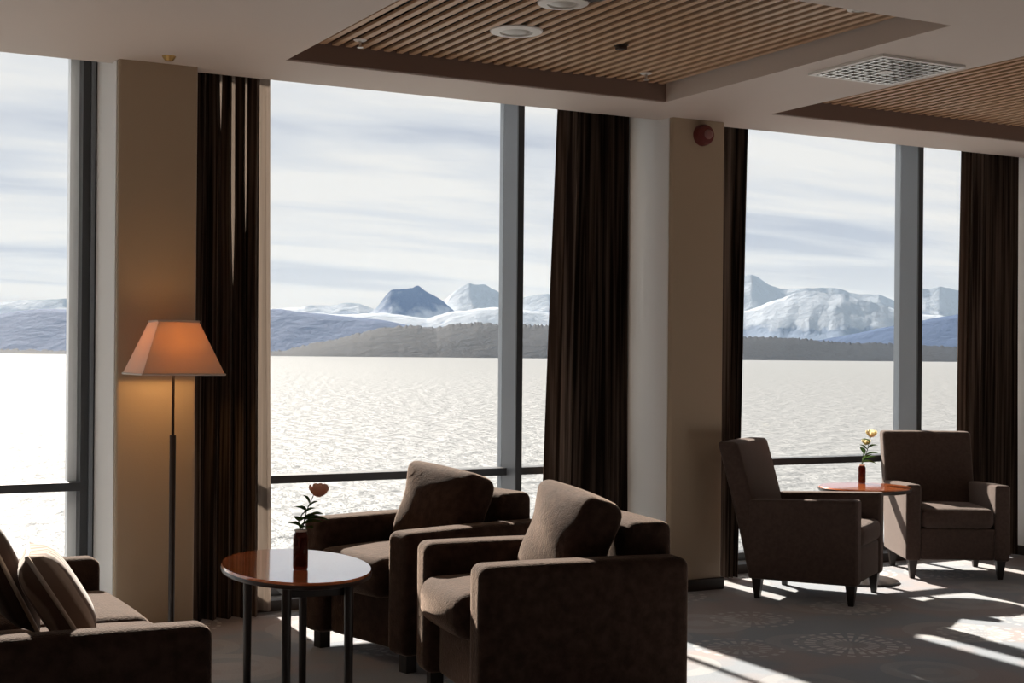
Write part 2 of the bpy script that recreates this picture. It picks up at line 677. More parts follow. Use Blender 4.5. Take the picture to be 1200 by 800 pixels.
def add_tube(bm, pts, rad, seg=10, cap=True):
    pts = [Vector(p) for p in pts]
    rads = rad if isinstance(rad, (list, tuple)) else [rad] * len(pts)
    rings = []
    for i, p in enumerate(pts):
        d = (pts[min(i + 1, len(pts) - 1)] - pts[max(i - 1, 0)]).normalized()
        ref = Vector((0, 0, 1)) if abs(d.z) < 0.9 else Vector((1, 0, 0))
        x = d.cross(ref).normalized()
        y = d.cross(x)
        rings.append([bm.verts.new(p + (x * math.cos(t) + y * math.sin(t)) * rads[i]) for t in [2 * math.pi * k / seg for k in range(seg)]])
    for a, b in zip(rings, rings[1:]):
        for k in range(seg):
            bm.faces.new((a[k], a[(k + 1) % seg], b[(k + 1) % seg], b[k]))
    if cap:
        bm.faces.new(rings[0][::-1])
        bm.faces.new(rings[-1])


def tube(pts, rad, seg=10):
    bm = bmesh.new()
    add_tube(bm, pts, rad, seg)
    return bm


def lathe(profile, seg=32, sx=1.0, sy=1.0, bm=None, mat=Matrix(), ring=False):
    """profile: (radius, z) from bottom to top; ring: a closed annulus without end discs"""
    bm = bm or bmesh.new()
    rings = []
    for (r, z) in profile:
        if r < 1e-6:
            rings.append([bm.verts.new(mat @ Vector((0, 0, z)))])
        else:
            rings.append([bm.verts.new(mat @ Vector((r * sx * math.cos(2 * math.pi * k / seg), r * sy * math.sin(2 * math.pi * k / seg), z))) for k in range(seg)])
    for a, b in (list(zip(rings, rings[1:])) + ([(rings[-1], rings[0])] if ring else [])):
        for k in range(seg):
            q = (k + 1) % seg
            if len(a) == 1 and len(b) == 1:
                continue
            if len(a) == 1:
                bm.faces.new((a[0], b[q], b[k]))
            elif len(b) == 1:
                bm.faces.new((a[k], a[q], b[0]))
            else:
                bm.faces.new((a[k], a[q], b[q], b[k]))
    for rg, flip in (() if ring else ((rings[0], True), (rings[-1], False))):
        if len(rg) > 1:
            bm.faces.new(rg[::-1] if flip else rg)
    return bm


# ================================================================== THE ROOM
X0, X1, Y0, YW = -4.4, 12.9, -4.2, 6.70       # room extents; YW = glass plane
SOFFIT, SLAT_Z = 2.52, 2.605

fl = obj('floor', box((X0, Y0, -0.12), (X1, YW + 0.10, 0.0)), M['carpet'], smooth=False)
tag(fl, kind='structure')

# ceiling: flat soffit with two rectangular recesses, each filled with slats
COFFERS = [(2.05, 4.03), (4.70, 6.68)]
CY0, CY1 = 3.98, 5.90
bm = bmesh.new()
add_box(bm, (X0, Y0, SOFFIT), (X1, CY0, 2.78))
add_box(bm, (X0, CY1, SOFFIT), (X1, 6.35, 2.78))
xs = [X0] + [v for c in COFFERS for v in c] + [X1]
for k in range(0, len(xs), 2):
    add_box(bm, (xs[k], CY0, SOFFIT), (xs[k + 1], CY1, 2.78))
add_box(bm, (X0, 6.35, 2.70), (X1, YW + 0.10, 2.78))       # top of the curtain pocket
ceiling = obj('ceiling', bm, M['ceiling'], smooth=False)
tag(ceiling, kind='structure')
slat_me = None
for (ca, cb) in COFFERS:
    obj('backing_panel', box((ca, CY0, 2.735), (cb, CY1, 2.775)), M['void'], ceiling, smooth=False)
    pitch = 0.0615
    count = int((cb - ca) / pitch)
    start = (cb - ca - (count - 1) * pitch) / 2
    for k in range(count):
        if slat_me is None:
            s = obj('slat', box((-0.0148, CY0 + 0.004, 0), (0.0148, CY1 - 0.016, 0.014), 0.002, 1), M['slat'], ceiling, smooth=False)
            slat_me = s.data
        else:
            s = link('slat', slat_me, ceiling)
        s.location = (ca + start + k * pitch, 0, SLAT_Z)
    obj('coffer_board', box((ca + 0.001, CY1 - 0.014, SOFFIT + 0.004), (cb - 0.001, CY1 - 0.001, 2.73)), M['coffer_brown'], ceiling, smooth=False)
    # two cross rails that carry the slats
    for y in (4.45, 5.42):
        obj('slat_rail', box((ca, y - 0.02, SLAT_Z + 0.018), (cb, y + 0.02, SLAT_Z + 0.07)), M['void'], ceiling, smooth=False)

# other walls of the lounge (behind and beside the camera), coloured dark to cut bounced light
for nm, lo, hi in (('wall_back', (X0, Y0 - 0.15, 0), (X1, Y0, 2.78)),
                   ('wall_left', (X0 - 0.15, Y0, 0), (X0, YW + 0.1, 2.78)),
                   ('wall_right', (X1, Y0, 0), (X1 + 0.15, YW + 0.1, 2.78))):
    tag(obj(nm, box(lo, hi), M['dim_wall'], smooth=False), kind='structure')

# pillars between the windows
PILLARS = [(-1.49, -1.14), (1.412, 1.762), (4.312, 4.655), (7.21, 7.56), (10.11, 10.46)]


def pillar_bm(a, b):
    bm = bmesh.new()
    add_box(bm, (a, 6.235, 0), (b, 6.86, 2.70))
    ed = [ed for ed in bm.edges if abs(ed.verts[0].co.z - ed.verts[1].co.z) > 1]
    bmesh.ops.bevel(bm, geom=ed, offset=0.014, segments=3, profile=0.5, affect='EDGES')
    return bm


for (a, b) in PILLARS:
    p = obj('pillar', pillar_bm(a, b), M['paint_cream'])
    tag(p, kind='structure')
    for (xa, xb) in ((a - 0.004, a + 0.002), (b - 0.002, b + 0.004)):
        obj('lit_return_panel', box((xa, 6.262, 0.062), (xb, 6.65, 2.69)), M['lit_return_white'], p, smooth=False)  # added facing: window light on the pillar sides put into its white
    bm = box((a - 0.012, 6.222, 0), (b + 0.012, 6.66, 0.062), 0.003, 1)
    obj('baseboard', bm, M['base'], p, smooth=False)

# windows: one bay between each pair of pillars; mullion position along the bay as photographed
GY = 6.70


def window(n, a, b, mx):
    w = bpy.data.objects.new('window_%d' % n, None)
    COL.objects.link(w)
    tag(w, kind='structure')
    # jamb stiles: dark profile with a lighter groove
    for (x0, x1, sgn) in ((a, a + 0.065, 1), (b - 0.065, b, -1)):
        bm = bmesh.new()
        add_box(bm, (x0, GY - 0.05, 0.07), (x1, GY + 0.06, 2.70))
        obj('stile', bm, M['alu_dark'], w, smooth=False)
        xm = (x0 + x1) / 2 - sgn * 0.012
        obj('stile_groove', box((xm - 0.009, GY - 0.062, 0.07), (xm + 0.009, GY - 0.05, 2.70)), M['alu_grey'], w, smooth=False)
        xe = x1 if sgn > 0 else x0 - 0.04
        obj('outer_stile', box((xe, GY + 0.035, 0.07), (xe + 0.04, GY + 0.09, 2.70)), M['alu_pale'], w, smooth=False)
    # deep mullion: sky light painted into its blue grey side, shade into its dark front
    obj('mullion', box((mx, 6.552, 0.07), (mx + 0.032, GY + 0.05, 2.70)), M['alu_grey'], w, smooth=False)
    obj('mullion_shade_face', box((mx - 0.002, 6.540, 0.07), (mx + 0.034, 6.552, 2.70)), M['alu_dark'], w, smooth=False)
    # transom and rails
    for (z0, z1, y0, nm) in ((0.616, 0.655, GY - 0.055, 'transom'), (0.07, 0.115, GY - 0.05, 'bottom_rail'), (2.64, 2.70, GY - 0.05, 'top_rail')):
        for (x0, x1) in ((a + 0.065, mx), (mx + 0.032, b - 0.065)):
            obj(nm, box((x0, y0, z0), (x1, GY + 0.05, z1)), M['alu_dark'], w, smooth=False)
    obj('sill', box((a, GY - 0.10, 0.055), (b, GY + 0.10, 0.07)), M['alu_grey'], w, smooth=False)
    obj('sill_board', box((a, GY - 0.085, 0.0), (b, GY + 0.08, 0.055)), M['base'], w, smooth=False)
    for (x0, x1) in ((a + 0.065, mx), (mx + 0.032, b - 0.065)):
        for (z0, z1) in ((0.115, 0.616), (0.655, 2.64)):
            obj('pane', box((x0, GY, z0), (x1, GY + 0.012, z1)), M['glass'], w, smooth=False)
    return w


window(1, PILLARS[0][1], PILLARS[1][0], 0.66)
window(2, PILLARS[1][1], PILLARS[2][0], 3.551)
window(3, PILLARS[2][1], PILLARS[3][0], 6.366)
window(4, PILLARS[3][1], PILLARS[4][0], 9.26)

# blank ends of the window wall outside the photographed bays
tag(obj('wall_front', box((X0, 6.6, 0), (PILLARS[0][0], 6.8, 2.70)), M['paint_cream'], smooth=False), kind='structure')
tag(obj('wall_front', box((PILLARS[-1][1], 6.6, 0), (X1, 6.8, 2.70)), M['paint_cream'], smooth=False), kind='structure')

# ================================================================== OUTSIDE
SEA_Z = -7.0
bm = bmesh.new()
ys = [9, 30, 70, 150, 400, 1000, 3000, 9000, 30000]
xsn = [-30000, -8000, -2500, -800, -250, -60, 0, 60, 250, 800, 2500, 8000, 30000]
grid = [[bm.verts.new((x, y, SEA_Z)) for x in xsn] for y in ys]
for i in range(len(ys) - 1):
    for j in range(len(xsn) - 1):
        bm.faces.new((grid[i][j], grid[i][j + 1], grid[i + 1][j + 1], grid[i + 1][j]))
sea = obj('sea', bm, M['sea'], smooth=False)
tag(sea, kind='structure')


def interp(prof, x):
    if x <= prof[0][0]:
        return prof[0][1]
    for (a, b) in zip(prof, prof[1:]):
        if x <= b[0]:
            t = (x - a[0]) / (b[0] - a[0])
            return a[1] + (b[1] - a[1]) * t
    return prof[-1][1]


def ridge(name, dist, prof, depth, rough, mat, rows=16, cols=420, power=1.0, x0=-260, x1=1460, wob=0.0, jag=0.0):
    """a range of hills at its real distance: skyline heights from bearings, slopes running down both ways"""
    bm = bmesh.new()
    g = []
    for i in range(rows + 1):
        s = -1 + 2 * i / rows
        line = []
        for j in range(cols + 1):
            px = x0 + (x1 - x0) * j / cols
            hor = CY + 0.0085 * (px - CX)
            top = (hor - interp(prof, px)) / F_PX * dist + EYE
            d = dist * (1 + depth * s)
            dr = ray(px, hor)
            fall = max(0.0, 1 - abs(s) ** power)
            q = Vector((dr.x * d / dist * 6, dr.y * d / dist * 6, name.__len__() * 1.7))
            nz = noise.fractal(q * 5.0, 0.75, 2.1, 7)
            z = SEA_Z - 4 + (top - SEA_Z + 4) * fall
            z += nz * rough * (0.15 + 0.85 * (1 - abs(fall - 0.45) * 1.2)) * (top - SEA_Z)
            z += jag * random.random() * max(0.0, 1 - abs(s) * 6)
            if abs(s) > 0.999:
                z = SEA_Z - 6
            off = 1 + depth * 0.3 * wob * noise.noise(Vector((px * 0.02, s * 2, 3.1)))
            line.append(bm.verts.new((dr.x * d * off, dr.y * d * off, z)))
        g.append(line)
    for i in range(rows):
        for j in range(cols):
            bm.faces.new((g[i][j], g[i][j + 1], g[i + 1][j + 1], g[i + 1][j]))
    o = obj(name, bm, mat)
    tag(o, kind='structure')
    return o


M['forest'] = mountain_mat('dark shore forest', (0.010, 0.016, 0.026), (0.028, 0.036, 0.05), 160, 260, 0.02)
M['blue_hill'] = mountain_mat('blue grey hill', (0.028, 0.058, 0.135), (0.13, 0.18, 0.27), 380, 620, 0.006)  # blue of the distance haze is put into the base colour
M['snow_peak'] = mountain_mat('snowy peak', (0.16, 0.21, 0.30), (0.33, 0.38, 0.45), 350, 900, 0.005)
M['bare_peak'] = mountain_mat('bare blue peak', (0.055, 0.10, 0.23), (0.40, 0.46, 0.56), 1300, -100, 0.0022)  # rock colour carries haze blue as well
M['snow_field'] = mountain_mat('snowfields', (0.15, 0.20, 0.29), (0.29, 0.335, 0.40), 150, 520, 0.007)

forest_prof = [(-260, 398), (-60, 404), (0, 410), (90, 413), (200, 414), (330, 412), (365, 404), (400, 397), (434, 388), (455, 384), (484, 383), (511, 386), (528, 381), (560, 380), (586, 382), (643, 382),
               (700, 388), (790, 394), (875, 396), (920, 396), (960, 400), (1000, 403), (1050, 404), (1085, 406), (1125, 408), (1250, 408), (1460, 400)]
blue_prof = [(-260, 360), (-100, 372), (0, 368), (20, 364), (45, 361), (82, 363), (150, 372), (240, 366), (328, 362), (370, 367), (410, 371), (440, 374), (480, 382), (520, 392), (640, 402), (875, 400),
             (960, 398), (1000, 391), (1030, 384), (1055, 380), (1085, 374), (1122, 368), (1200, 362), (1460, 372)]
snow_prof = [(-260, 352), (-50, 358), (30, 352), (90, 350), (250, 358), (330, 360), (385, 357), (420, 354), (441, 362), (500, 366), (518, 353),
             (528, 344), (538, 336), (550, 331), (566, 332), (576, 339), (588, 347), (600, 352), (616, 347), (640, 345), (680, 350), (740, 342), (800, 346), (860, 328), (880, 320), (888, 322), (900, 331), (914, 338),
             (936, 338), (960, 337), (990, 338), (1008, 343), (1030, 345), (1050, 352), (1080, 338), (1100, 334), (1122, 340), (1200, 334), (1460, 350)]
bare_prof = [(-260, 420), (380, 420), (404, 378), (430, 368), (441, 359), (450, 347), (458, 339), (470, 338), (482, 337), (489, 333), (496, 338), (508, 345), (520, 353), (532, 364), (556, 382), (580, 420), (1460, 420)]
field_prof = [(-260, 380), (0, 372), (90, 372), (330, 366), (400, 368), (450, 366), (500, 374), (530, 364), (560, 360), (600, 362), (640, 366), (760, 366), (875, 364), (905, 352), (925, 345), (950, 341), (985, 341),
              (1010, 349), (1040, 360), (1060, 366), (1125, 372), (1460, 372)]
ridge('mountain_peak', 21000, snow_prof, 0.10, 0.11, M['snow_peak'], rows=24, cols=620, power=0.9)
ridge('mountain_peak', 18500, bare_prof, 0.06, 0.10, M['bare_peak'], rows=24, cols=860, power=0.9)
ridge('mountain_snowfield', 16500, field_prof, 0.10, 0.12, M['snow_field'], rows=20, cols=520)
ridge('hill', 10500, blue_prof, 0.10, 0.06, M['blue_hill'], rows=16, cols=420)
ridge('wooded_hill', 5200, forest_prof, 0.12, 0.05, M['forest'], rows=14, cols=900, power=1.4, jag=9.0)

# thin haze over the water
hz = obj('haze', box((-26000, 60, SEA_Z + 0.2), (30000, 25500, 1500)), haze_mat(1.1e-5, (0.50, 0.72, 1.0)), smooth=False)
tag(hz, kind='stuff')


# ================================================================== CURTAINS
def sheet(x0t, x1t, x0b, x1b, y, z0, z1, pleats, amp, cols, rows=14, gaps=(), phase=0.0, thick=0.004, flare=None):
    """hanging pleated cloth; gaps: (position 0-1, width, z where the slit closes)"""
    bm = bmesh.new()
    cuts = sorted(gaps, key=lambda q: q[0])
    edges = [0.0] + [q[0] for q in cuts] + [1.0]
    for pi in range(len(edges) - 1):
        u0, u1 = edges[pi], edges[pi + 1]
        gl = cuts[pi - 1] if pi > 0 else None
        gr = cuts[pi] if pi < len(cuts) else None
        nc = max(3, int(cols * (u1 - u0)))
        front, back = [], []
        for i in range(rows + 1):
            z = z0 + (z1 - z0) * i / rows
            t = (z - z0) / (z1 - z0)
            xa, xb = x0b + (x0t - x0b) * t, x1b + (x1t - x1b) * t
            lf, lb = [], []
            for j in range(nc + 1):
                u = u0 + (u1 - u0) * j / nc
                x = xa + (xb - xa) * u
                for gp, side in ((gl, 1), (gr, -1)):
                    if gp:
                        wgt = (1 - j / nc) if side == 1 else j / nc
                        wd = gp[1] * max(0.0, min(1.0, (z - gp[2]) / 0.35)) * 0.5
                        x += side * wd * wgt
                ph = u * pleats * 2 * math.pi + phase + 0.5 * math.sin(z * 1.3 + u * 6)
                yy = y + amp * math.sin(ph) * (1.0 + 0.25 * (1 - t))
                x += amp * 0.45 * math.sin(2 * ph + 0.6) * 0.4
                lf.append(bm.verts.new((x, yy - thick / 2, z)))
                lb.append(bm.verts.new((x, yy + thick / 2, z)))
            front.append(lf)
            back.append(lb)
        for i in range(rows):
            for j in range(nc):
                bm.faces.new((front[i][j], front[i][j + 1], front[i + 1][j + 1], front[i + 1][j]))
                bm.faces.new((back[i][j + 1], back[i][j], back[i + 1][j], back[i + 1][j + 1]))
            bm.faces.new((front[i][0], front[i + 1][0], back[i + 1][0], back[i][0]))
            bm.faces.new((front[i][nc], back[i][nc], back[i + 1][nc], front[i + 1][nc]))
    return bm


def curtain(label, fab, lin, lmat='lining_brown'):
    c = thing('curtain', label, 'curtain', (0, 0, 0), 0.0, 'floor length curtains at the windows')
    obj('drape', sheet(**fab), M['curtain'], c)
    if lin:
        obj('lining', sheet(**lin), M[lmat], c)
    return c


ZT, ZB = 2.66, 0.015
curtain('dark brown curtain beside the floor lamp, pale lining at its window edge',
        dict(x0t=1.80, x1t=2.118, x0b=1.80, x1b=2.128, y=6.47, z0=ZB, z1=ZT, pleats=5, amp=0.028, cols=90,
             gaps=((0.45, 0.018, 2.20), (0.64, 0.022, 1.5), (0.83, 0.016, 1.7))),
        dict(x0t=1.89, x1t=2.205, x0b=1.89, x1b=2.232, y=6.575, z0=ZB, z1=ZT, pleats=4, amp=0.018, cols=60), 'lining')
curtain('dark brown curtain hanging behind the two low armchairs, left of the alarm pillar',
        dict(x0t=3.815, x1t=4.185, x0b=3.775, x1b=4.195, y=6.455, z0=ZB, z1=ZT, pleats=7, amp=0.03, cols=120, phase=1.0),
        dict(x0t=3.785, x1t=4.15, x0b=3.695, x1b=4.15, y=6.54, z0=ZB, z1=ZT, pleats=5, amp=0.016, cols=60))
curtain('narrow brown curtain between the alarm pillar and the slender armchair',
        dict(x0t=4.85, x1t=5.0, x0b=4.84, x1b=4.93, y=6.46, z0=ZB, z1=ZT, pleats=3, amp=0.024, cols=60, phase=2.0),
        dict(x0t=4.86, x1t=5.055, x0b=4.86, x1b=4.965, y=6.55, z0=ZB, z1=ZT, pleats=3, amp=0.014, cols=40))
curtain('dark brown curtain behind the upright armchair at the far window',
        dict(x0t=6.745, x1t=7.12, x0b=6.745, x1b=7.13, y=6.455, z0=ZB, z1=ZT, pleats=6, amp=0.03, cols=110, phase=0.4),
        dict(x0t=6.715, x1t=7.0, x0b=6.70, x1b=7.0, y=6.54, z0=ZB, z1=ZT, pleats=4, amp=0.014, cols=40))


# ================================================================== UPHOLSTERED SEATS
def lounge_seat(t, W, L, ah, at, seats, back_h=0.665, seat_z=0.435, cushion_top=0.755, lean=0.30, depth_c=0.20, rag=0.0, yaw=0.0):
    """low boxy lounge seat, facing +x, +y to its left; t is the Empty on the floor"""
    fab = M['brown_fabric']
    inner = W - 2 * at
    for s in (1, -1):
        obj('armrest', rbox((L / 2, at / 2, (ah - 0.07) / 2), 0.036, (0, 0.004, 0.004), 5, T(0, s * (W / 2 - at / 2), 0.07 + (ah - 0.07) / 2)), fab, t)
    obj('seat_base', rbox(((L - 0.05) / 2, inner / 2, 0.105), 0.02, (0.004, 0, 0), 4, T(-0.025, 0, 0.178)), fab, t)
    obj('backrest', rbox((0.085, inner / 2 + 0.004, (back_h - 0.10) / 2), 0.035, (0.01, 0, 0.006), 5, T(-L / 2 + 0.085, 0, 0.10 + (back_h - 0.10) / 2)), fab, t)
    cw = inner / seats
    for k in range(seats):
        yc = -inner / 2 + cw * (k + 0.5)
        hc = (seat_z - 0.275) / 2
        dl = (L - 0.17) / 2
        obj('seat_cushion', rbox((dl + 0.01, cw / 2 - 0.004, hc), 0.05, (0.018, 0.0, 0.022), 6, T(0.105, yc, 0.28 + hc)), fab, t)
        ch = (cushion_top - seat_z + 0.02) / 2
        mm = T(-L / 2 + 0.17 + depth_c / 2 + 0.055, yc, seat_z - 0.01 + ch) @ RZ(yaw) @ RY(-lean) @ RX(rag * (0.06 if k == 0 else -0.04))
        def slump(p, w=cw, h=ch):
            q = p.copy()
            q.z -= 0.035 * (p.y / w) * (0.5 + 0.5 * p.z / h)
            q.x += 0.010 * math.sin(4 * p.z / h + 5 * p.y / w)
            return q
        obj('back_cushion', rbox((depth_c / 2, cw / 2 - 0.014 - abs(yaw) * 0.09, ch), 0.042, (0.032, 0.008, 0.006), 6, mm, slump), fab, t)
    for sx in (1, -1):
        for sy in (1, -1):
            x, y = sx * (L / 2 - 0.06), sy * (W / 2 - 0.07)
            bm = bmesh.new()
            add_box(bm, (x - 0.025, y - 0.025, 0), (x + 0.025, y + 0.025, 0.075))
            obj('leg', bm, M['dark_wood'], t, smooth=False)


AW, AL, AH, AT = 0.76, 0.77, 0.555, 0.142
t = thing('lounge_armchair', 'low dark brown armchair nearest the pillar with the round red alarm, broad side to view', 'armchair', (2.56, 4.47, 0), math.radians(172.2))
lounge_seat(t, AW, AL, AH, AT, 1, yaw=0.03, depth_c=0.155)
t2 = copy_tree(t)
t2.location = (2.56, 5.50, 0)
t2.rotation_euler.z = math.radians(192.0)
t2['label'] = 'low dark brown armchair by the middle window, half hidden behind the other low armchair'
t2['group'] = t['group'] = 'low armchairs at the oval table'

sofa = thing('sofa', 'dark brown two seat sofa below the lamp, cut by the left edge', 'sofa', (0.568, 4.30, 0), 0.0)
lounge_seat(sofa, 1.44, 1.00, 0.552, 0.115, 2, back_h=0.68, seat_z=0.445, cushion_top=0.80, lean=0.28, depth_c=0.16)


def pillow(label, mat, loc, rz, tilt, size, thick, piping=True):
    p = thing('throw_pillow', label, 'pillow', loc, rz, 'throw pillows on the sofa')
    bm = bmesh.new()
    nn = 14
    h = size / 2
    for s in (1, -1):
        vs = []
        for i in range(nn + 1):
            row = []
            for j in range(nn + 1):
                u, v = -1 + 2 * i / nn, -1 + 2 * j / nn
                pin = 1 - 0.07 * (1 - u * u) * 0 - 0.05 * (1 - abs(u * v))
                th = thick * ((1 - u ** 4) * (1 - v ** 4)) ** 0.55 + 0.004
                row.append(bm.verts.new((s * th, u * h * pin, v * h * pin + h)))
            vs.append(row)
        for i in range(nn):
            for j in range(nn):
                bm.faces.new((vs[i][j], vs[i + 1][j], vs[i + 1][j + 1], vs[i][j + 1]))
    bmesh.ops.remove_doubles(bm, verts=bm.verts, dist=0.0001)
    bm.transform(RY(-tilt))
    obj('cover', bm, mat, p)
    if piping:
        pts = []
        for k in range(41):
            a = k / 40 * 4
            side, f = int(a) % 4, a - int(a)
            u, v = [(-1 + 2 * f, -1), (1, -1 + 2 * f), (1 - 2 * f, 1), (-1, 1 - 2 * f)][side]
            pin = 1 - 0.05 * (1 - abs(u * v))
            pts.append(RY(-tilt) @ Vector((0, u * h * pin, v * h * pin + h)))
        bm = bmesh.new()
        add_tube(bm, pts, 0.006, 8, cap=False)
        obj('piping', bm, M['piping'], p)
    return p


pillow('striped beige throw pillow leaning by the near sofa arm', M['pillow_check'], (0.815, 3.92, 0.475), math.radians(-10), math.radians(32), 0.29, 0.06)
pillow('dark brown throw pillow with pale piping, between the striped and the plain beige ones', M['pillow_dark'], (0.70, 4.19, 0.484), math.radians(2), math.radians(26), 0.35, 0.05)
pillow('plain beige throw pillow at the back of the sofa, tallest of the three', M['pillow_beige'], (0.715, 4.66, 0.475), math.radians(-6), math.radians(24), 0.38, 0.065)


def upright_chair(t, W, L, ah, at):
    """small upholstered armchair with thin arms, reclined back and tapered legs; faces +x"""
    fab = M['chair_fabric']
    inner = W - 2 * at

    def arm_warp(q):
        p = q.copy()
        if p.z > 0:
            p.z += 0.012 * (p.x / (L / 2))
        return p
    zb = 0.105
    for s in (1, -1):
        obj('armrest', rbox((L / 2, at / 2, (ah - zb) / 2), 0.016, (0, 0.002, 0.002), 4, T(0, s * (W / 2 - at / 2), zb + (ah - zb) / 2), arm_warp), fab, t)
    obj('seat_base', rbox(((L - 0.015) / 2, inner / 2 + 0.002, 0.09), 0.015, (0.003, 0, 0), 4, T(0.0, 0, zb + 0.095)), fab, t)
    hc = 0.055
    obj('seat_cushion', rbox(((L - 0.13) / 2, inner / 2 - 0.003, hc), 0.035, (0.01, 0, 0.014), 6, T(0.07, 0, 0.345)), fab, t)

    def recline(q):
        p = q.copy()
        p.x -= 0.17 * max(0.0, (p.z + 0.34) / 0.68) ** 1.15
        return p
    obj('backrest', rbox((0.055, W / 2 - 0.026, 0.338), 0.020, (0.012, 0, 0.003), 6, T(-L / 2 + 0.050, -0.022, 0.470), recline), fab, t)
    for sx in (1, -1):
        for sy in (1, -1):
            x, y = sx * (L / 2 - 0.045), sy * (W / 2 - 0.045)
            bm = bmesh.new()
            bmesh.ops.create_cone(bm, cap_ends=True, segments=4, radius1=0.018, radius2=0.036, depth=zb, matrix=T(x + sx * 0.004, y, zb / 2) @ RZ(math.pi / 4))
            obj('leg', bm, M['dark_wood'], t, smooth=False)


t = thing('upright_armchair', 'taupe upright armchair seen from its side, its back next to the narrow curtain', 'armchair', (4.985, 5.845, 0), math.radians(-55.5), 'upright armchairs at the far window')
upright_chair(t, 0.585, 0.57, 0.525, 0.085)
t2 = copy_tree(t)
t2.location = (6.205, 6.145, 0)
t2.rotation_euler.z = math.radians(-120.4)
t2['label'] = 'taupe upright armchair facing the room in front of the far curtain, its side sunlit'

# ================================================================== TABLES
TAX, TAY = 1.717, 4.79
tb = thing('coffee_table', 'oval cherry wood coffee table with four dark legs, a rose vase on top', 'table', (TAX, TAY, 0), math.radians(82.5))
bm = lathe([(0.97, 0.492), (0.985, 0.494), (0.985, 0.501), (0.978, 0.505)], 64, 0.43, 0.256)
obj('tabletop', bm, M['cherry'], tb)
bm = lathe([(0.94, 0.478), (0.985, 0.482), (0.992, 0.490), (0.985, 0.496), (0.94, 0.491)], 64, 0.43, 0.256, ring=True)
obj('rim', bm, M['table_edge'], tb)
for sx in (1, -1):
    for sy in (1, -1):
        obj('leg', tube([(sx * 0.35, sy * 0.105, 0), (sx * 0.35, sy * 0.105, 0.482)], [0.0145, 0.0165], 12), M['dark_wood'], tb)
obj('apron', box((-0.33, -0.10, 0.445), (0.33, 0.10, 0.481)), M['dark_wood'], tb, smooth=False)

st = thing('side_table', 'small round pedestal table between the two upright armchairs', 'table', (5.525, 6.08, 0))
bm = lathe([(0.235, 0.512), (0.252, 0.518), (0.255, 0.528), (0.250, 0.534)], 48)
obj('tabletop', bm, M['cherry'], st)
obj('rim', lathe([(0.23, 0.503), (0.250, 0.508), (0.2575, 0.519), (0.2565, 0.527), (0.24, 0.515)], 48, ring=True), M['table_edge'], st)
obj('hub', lathe([(0.045, 0.475), (0.06, 0.503)], 20), M['dark_wood'], st)
obj('pedestal', tube([(0, 0, 0.02), (0, 0, 0.48)], 0.022, 16), M['dark_wood'], st)
obj('base', lathe([(0.19, 0.0), (0.19, 0.012), (0.16, 0.02), (0.03, 0.03)], 36), M['dark_wood'], st)


# ================================================================== VASES AND FLOWERS
def leaf_bm(base, direction, length, width, droop=0.3):
    bm = bmesh.new()
    d = Vector(direction).normalized()
    side = d.cross(Vector((0, 0, 1)))
    side = side.normalized() if side.length > 1e-3 else Vector((1, 0, 0))
    up = side.cross(d)
    length, width = length * 1.15, width * 1.45
    rows = []
    for i in range(6):
        f = i / 5
        c = Vector(base) + d * length * f - Vector((0, 0, 1)) * droop * length * f * f
        w = width * math.sin(math.pi * (0.08 + 0.9 * f)) * 0.5
        rows.append([bm.verts.new(c - side * w + up * w * 0.35), bm.verts.new(c), bm.verts.new(c + side * w + up * w * 0.35)])
    for a, b in zip(rows, rows[1:]):
        for k in range(2):
            bm.faces.new((a[k], a[k + 1], b[k + 1], b[k]))
    return bm


def bloom(parent, centre, r, mat, petals=11):
    """rose head: overlapping cupped petals around a bud"""
    for k in range(petals):
        ringi = 0 if k < 3 else 1 if k < 7 else 2
        ang = k * 2.4
        rad = r * (0.28, 0.55, 0.82)[ringi]
        h = r * (1.35, 1.25, 1.1)[ringi]
        open_ = (0.05, 0.22, 0.42)[ringi]
        bm = bmesh.new()
        rows = []
        for i in range(5):
            f = i / 4
            row = []
            for j in range(5):
                g = -1 + 2 * j / 4
                a = ang + g * 1.0 * math.sin(math.pi * (0.25 + 0.55 * f))
                rr = rad * (0.3 + 0.85 * math.sin(math.pi * (0.05 + 0.72 * f))) + open_ * r * 0.5 * f * f
                row.append(bm.verts.new(Vector(centre) + Vector((math.cos(a) * rr, math.sin(a) * rr, (f - 0.45) * h - 0.15 * r * g * g))))
            rows.append(row)
        for a_, b_ in zip(rows, rows[1:]):
            for j in range(4):
                bm.faces.new((a_[j], a_[j + 1], b_[j + 1], b_[j]))
        obj('petal', bm, mat, parent)


def vase_thing(label, loc, r, h, neck):
    v = thing('vase', label, 'vase', loc, 0.0)
    prof = [(r * 0.9, 0.0), (r, 0.006), (r, h * 0.80), (r * 0.96, h * 0.86), (neck, h * 0.95), (neck, h)]
    inner = [(neck * 0.85, h), (r * 0.86, h * 0.84), (r * 0.88, 0.012), (0, 0.010)]
    obj('body', lathe(prof + inner, 28), M['vase'], v)
    obj('neck_ring', lathe([(neck * 0.9, h - 0.006), (neck + 0.003, h - 0.004), (neck + 0.003, h + 0.002), (neck * 0.9, h + 0.003)], 24, ring=True), M['white_plastic'], v)
    return v


def cut_flower(name, label, loc, stems, group=None):
    """stems: list of (points, bloom radius or 0, material, leaves)"""
    fl_ = thing(name, label, 'flower', loc, 0.0)
    for pts, br, bm_, leaves in stems:
        s = obj('stem', tube(pts, 0.0022, 7), M['stem'], fl_)
        if br:
            head = obj('flower_head', lathe([(0.0, -0.5 * br), (0.35 * br, -0.35 * br), (0.3 * br, 0.15 * br), (0, 0.2 * br)], 12, mat=T(*pts[-1])), M['stem'], fl_)
            bloom(head, pts[-1], br, bm_)
        for (p, d, ln, wd) in leaves:
            obj('leaf', leaf_bm(p, d, ln, wd), M['leaf'], fl_)
    return fl_


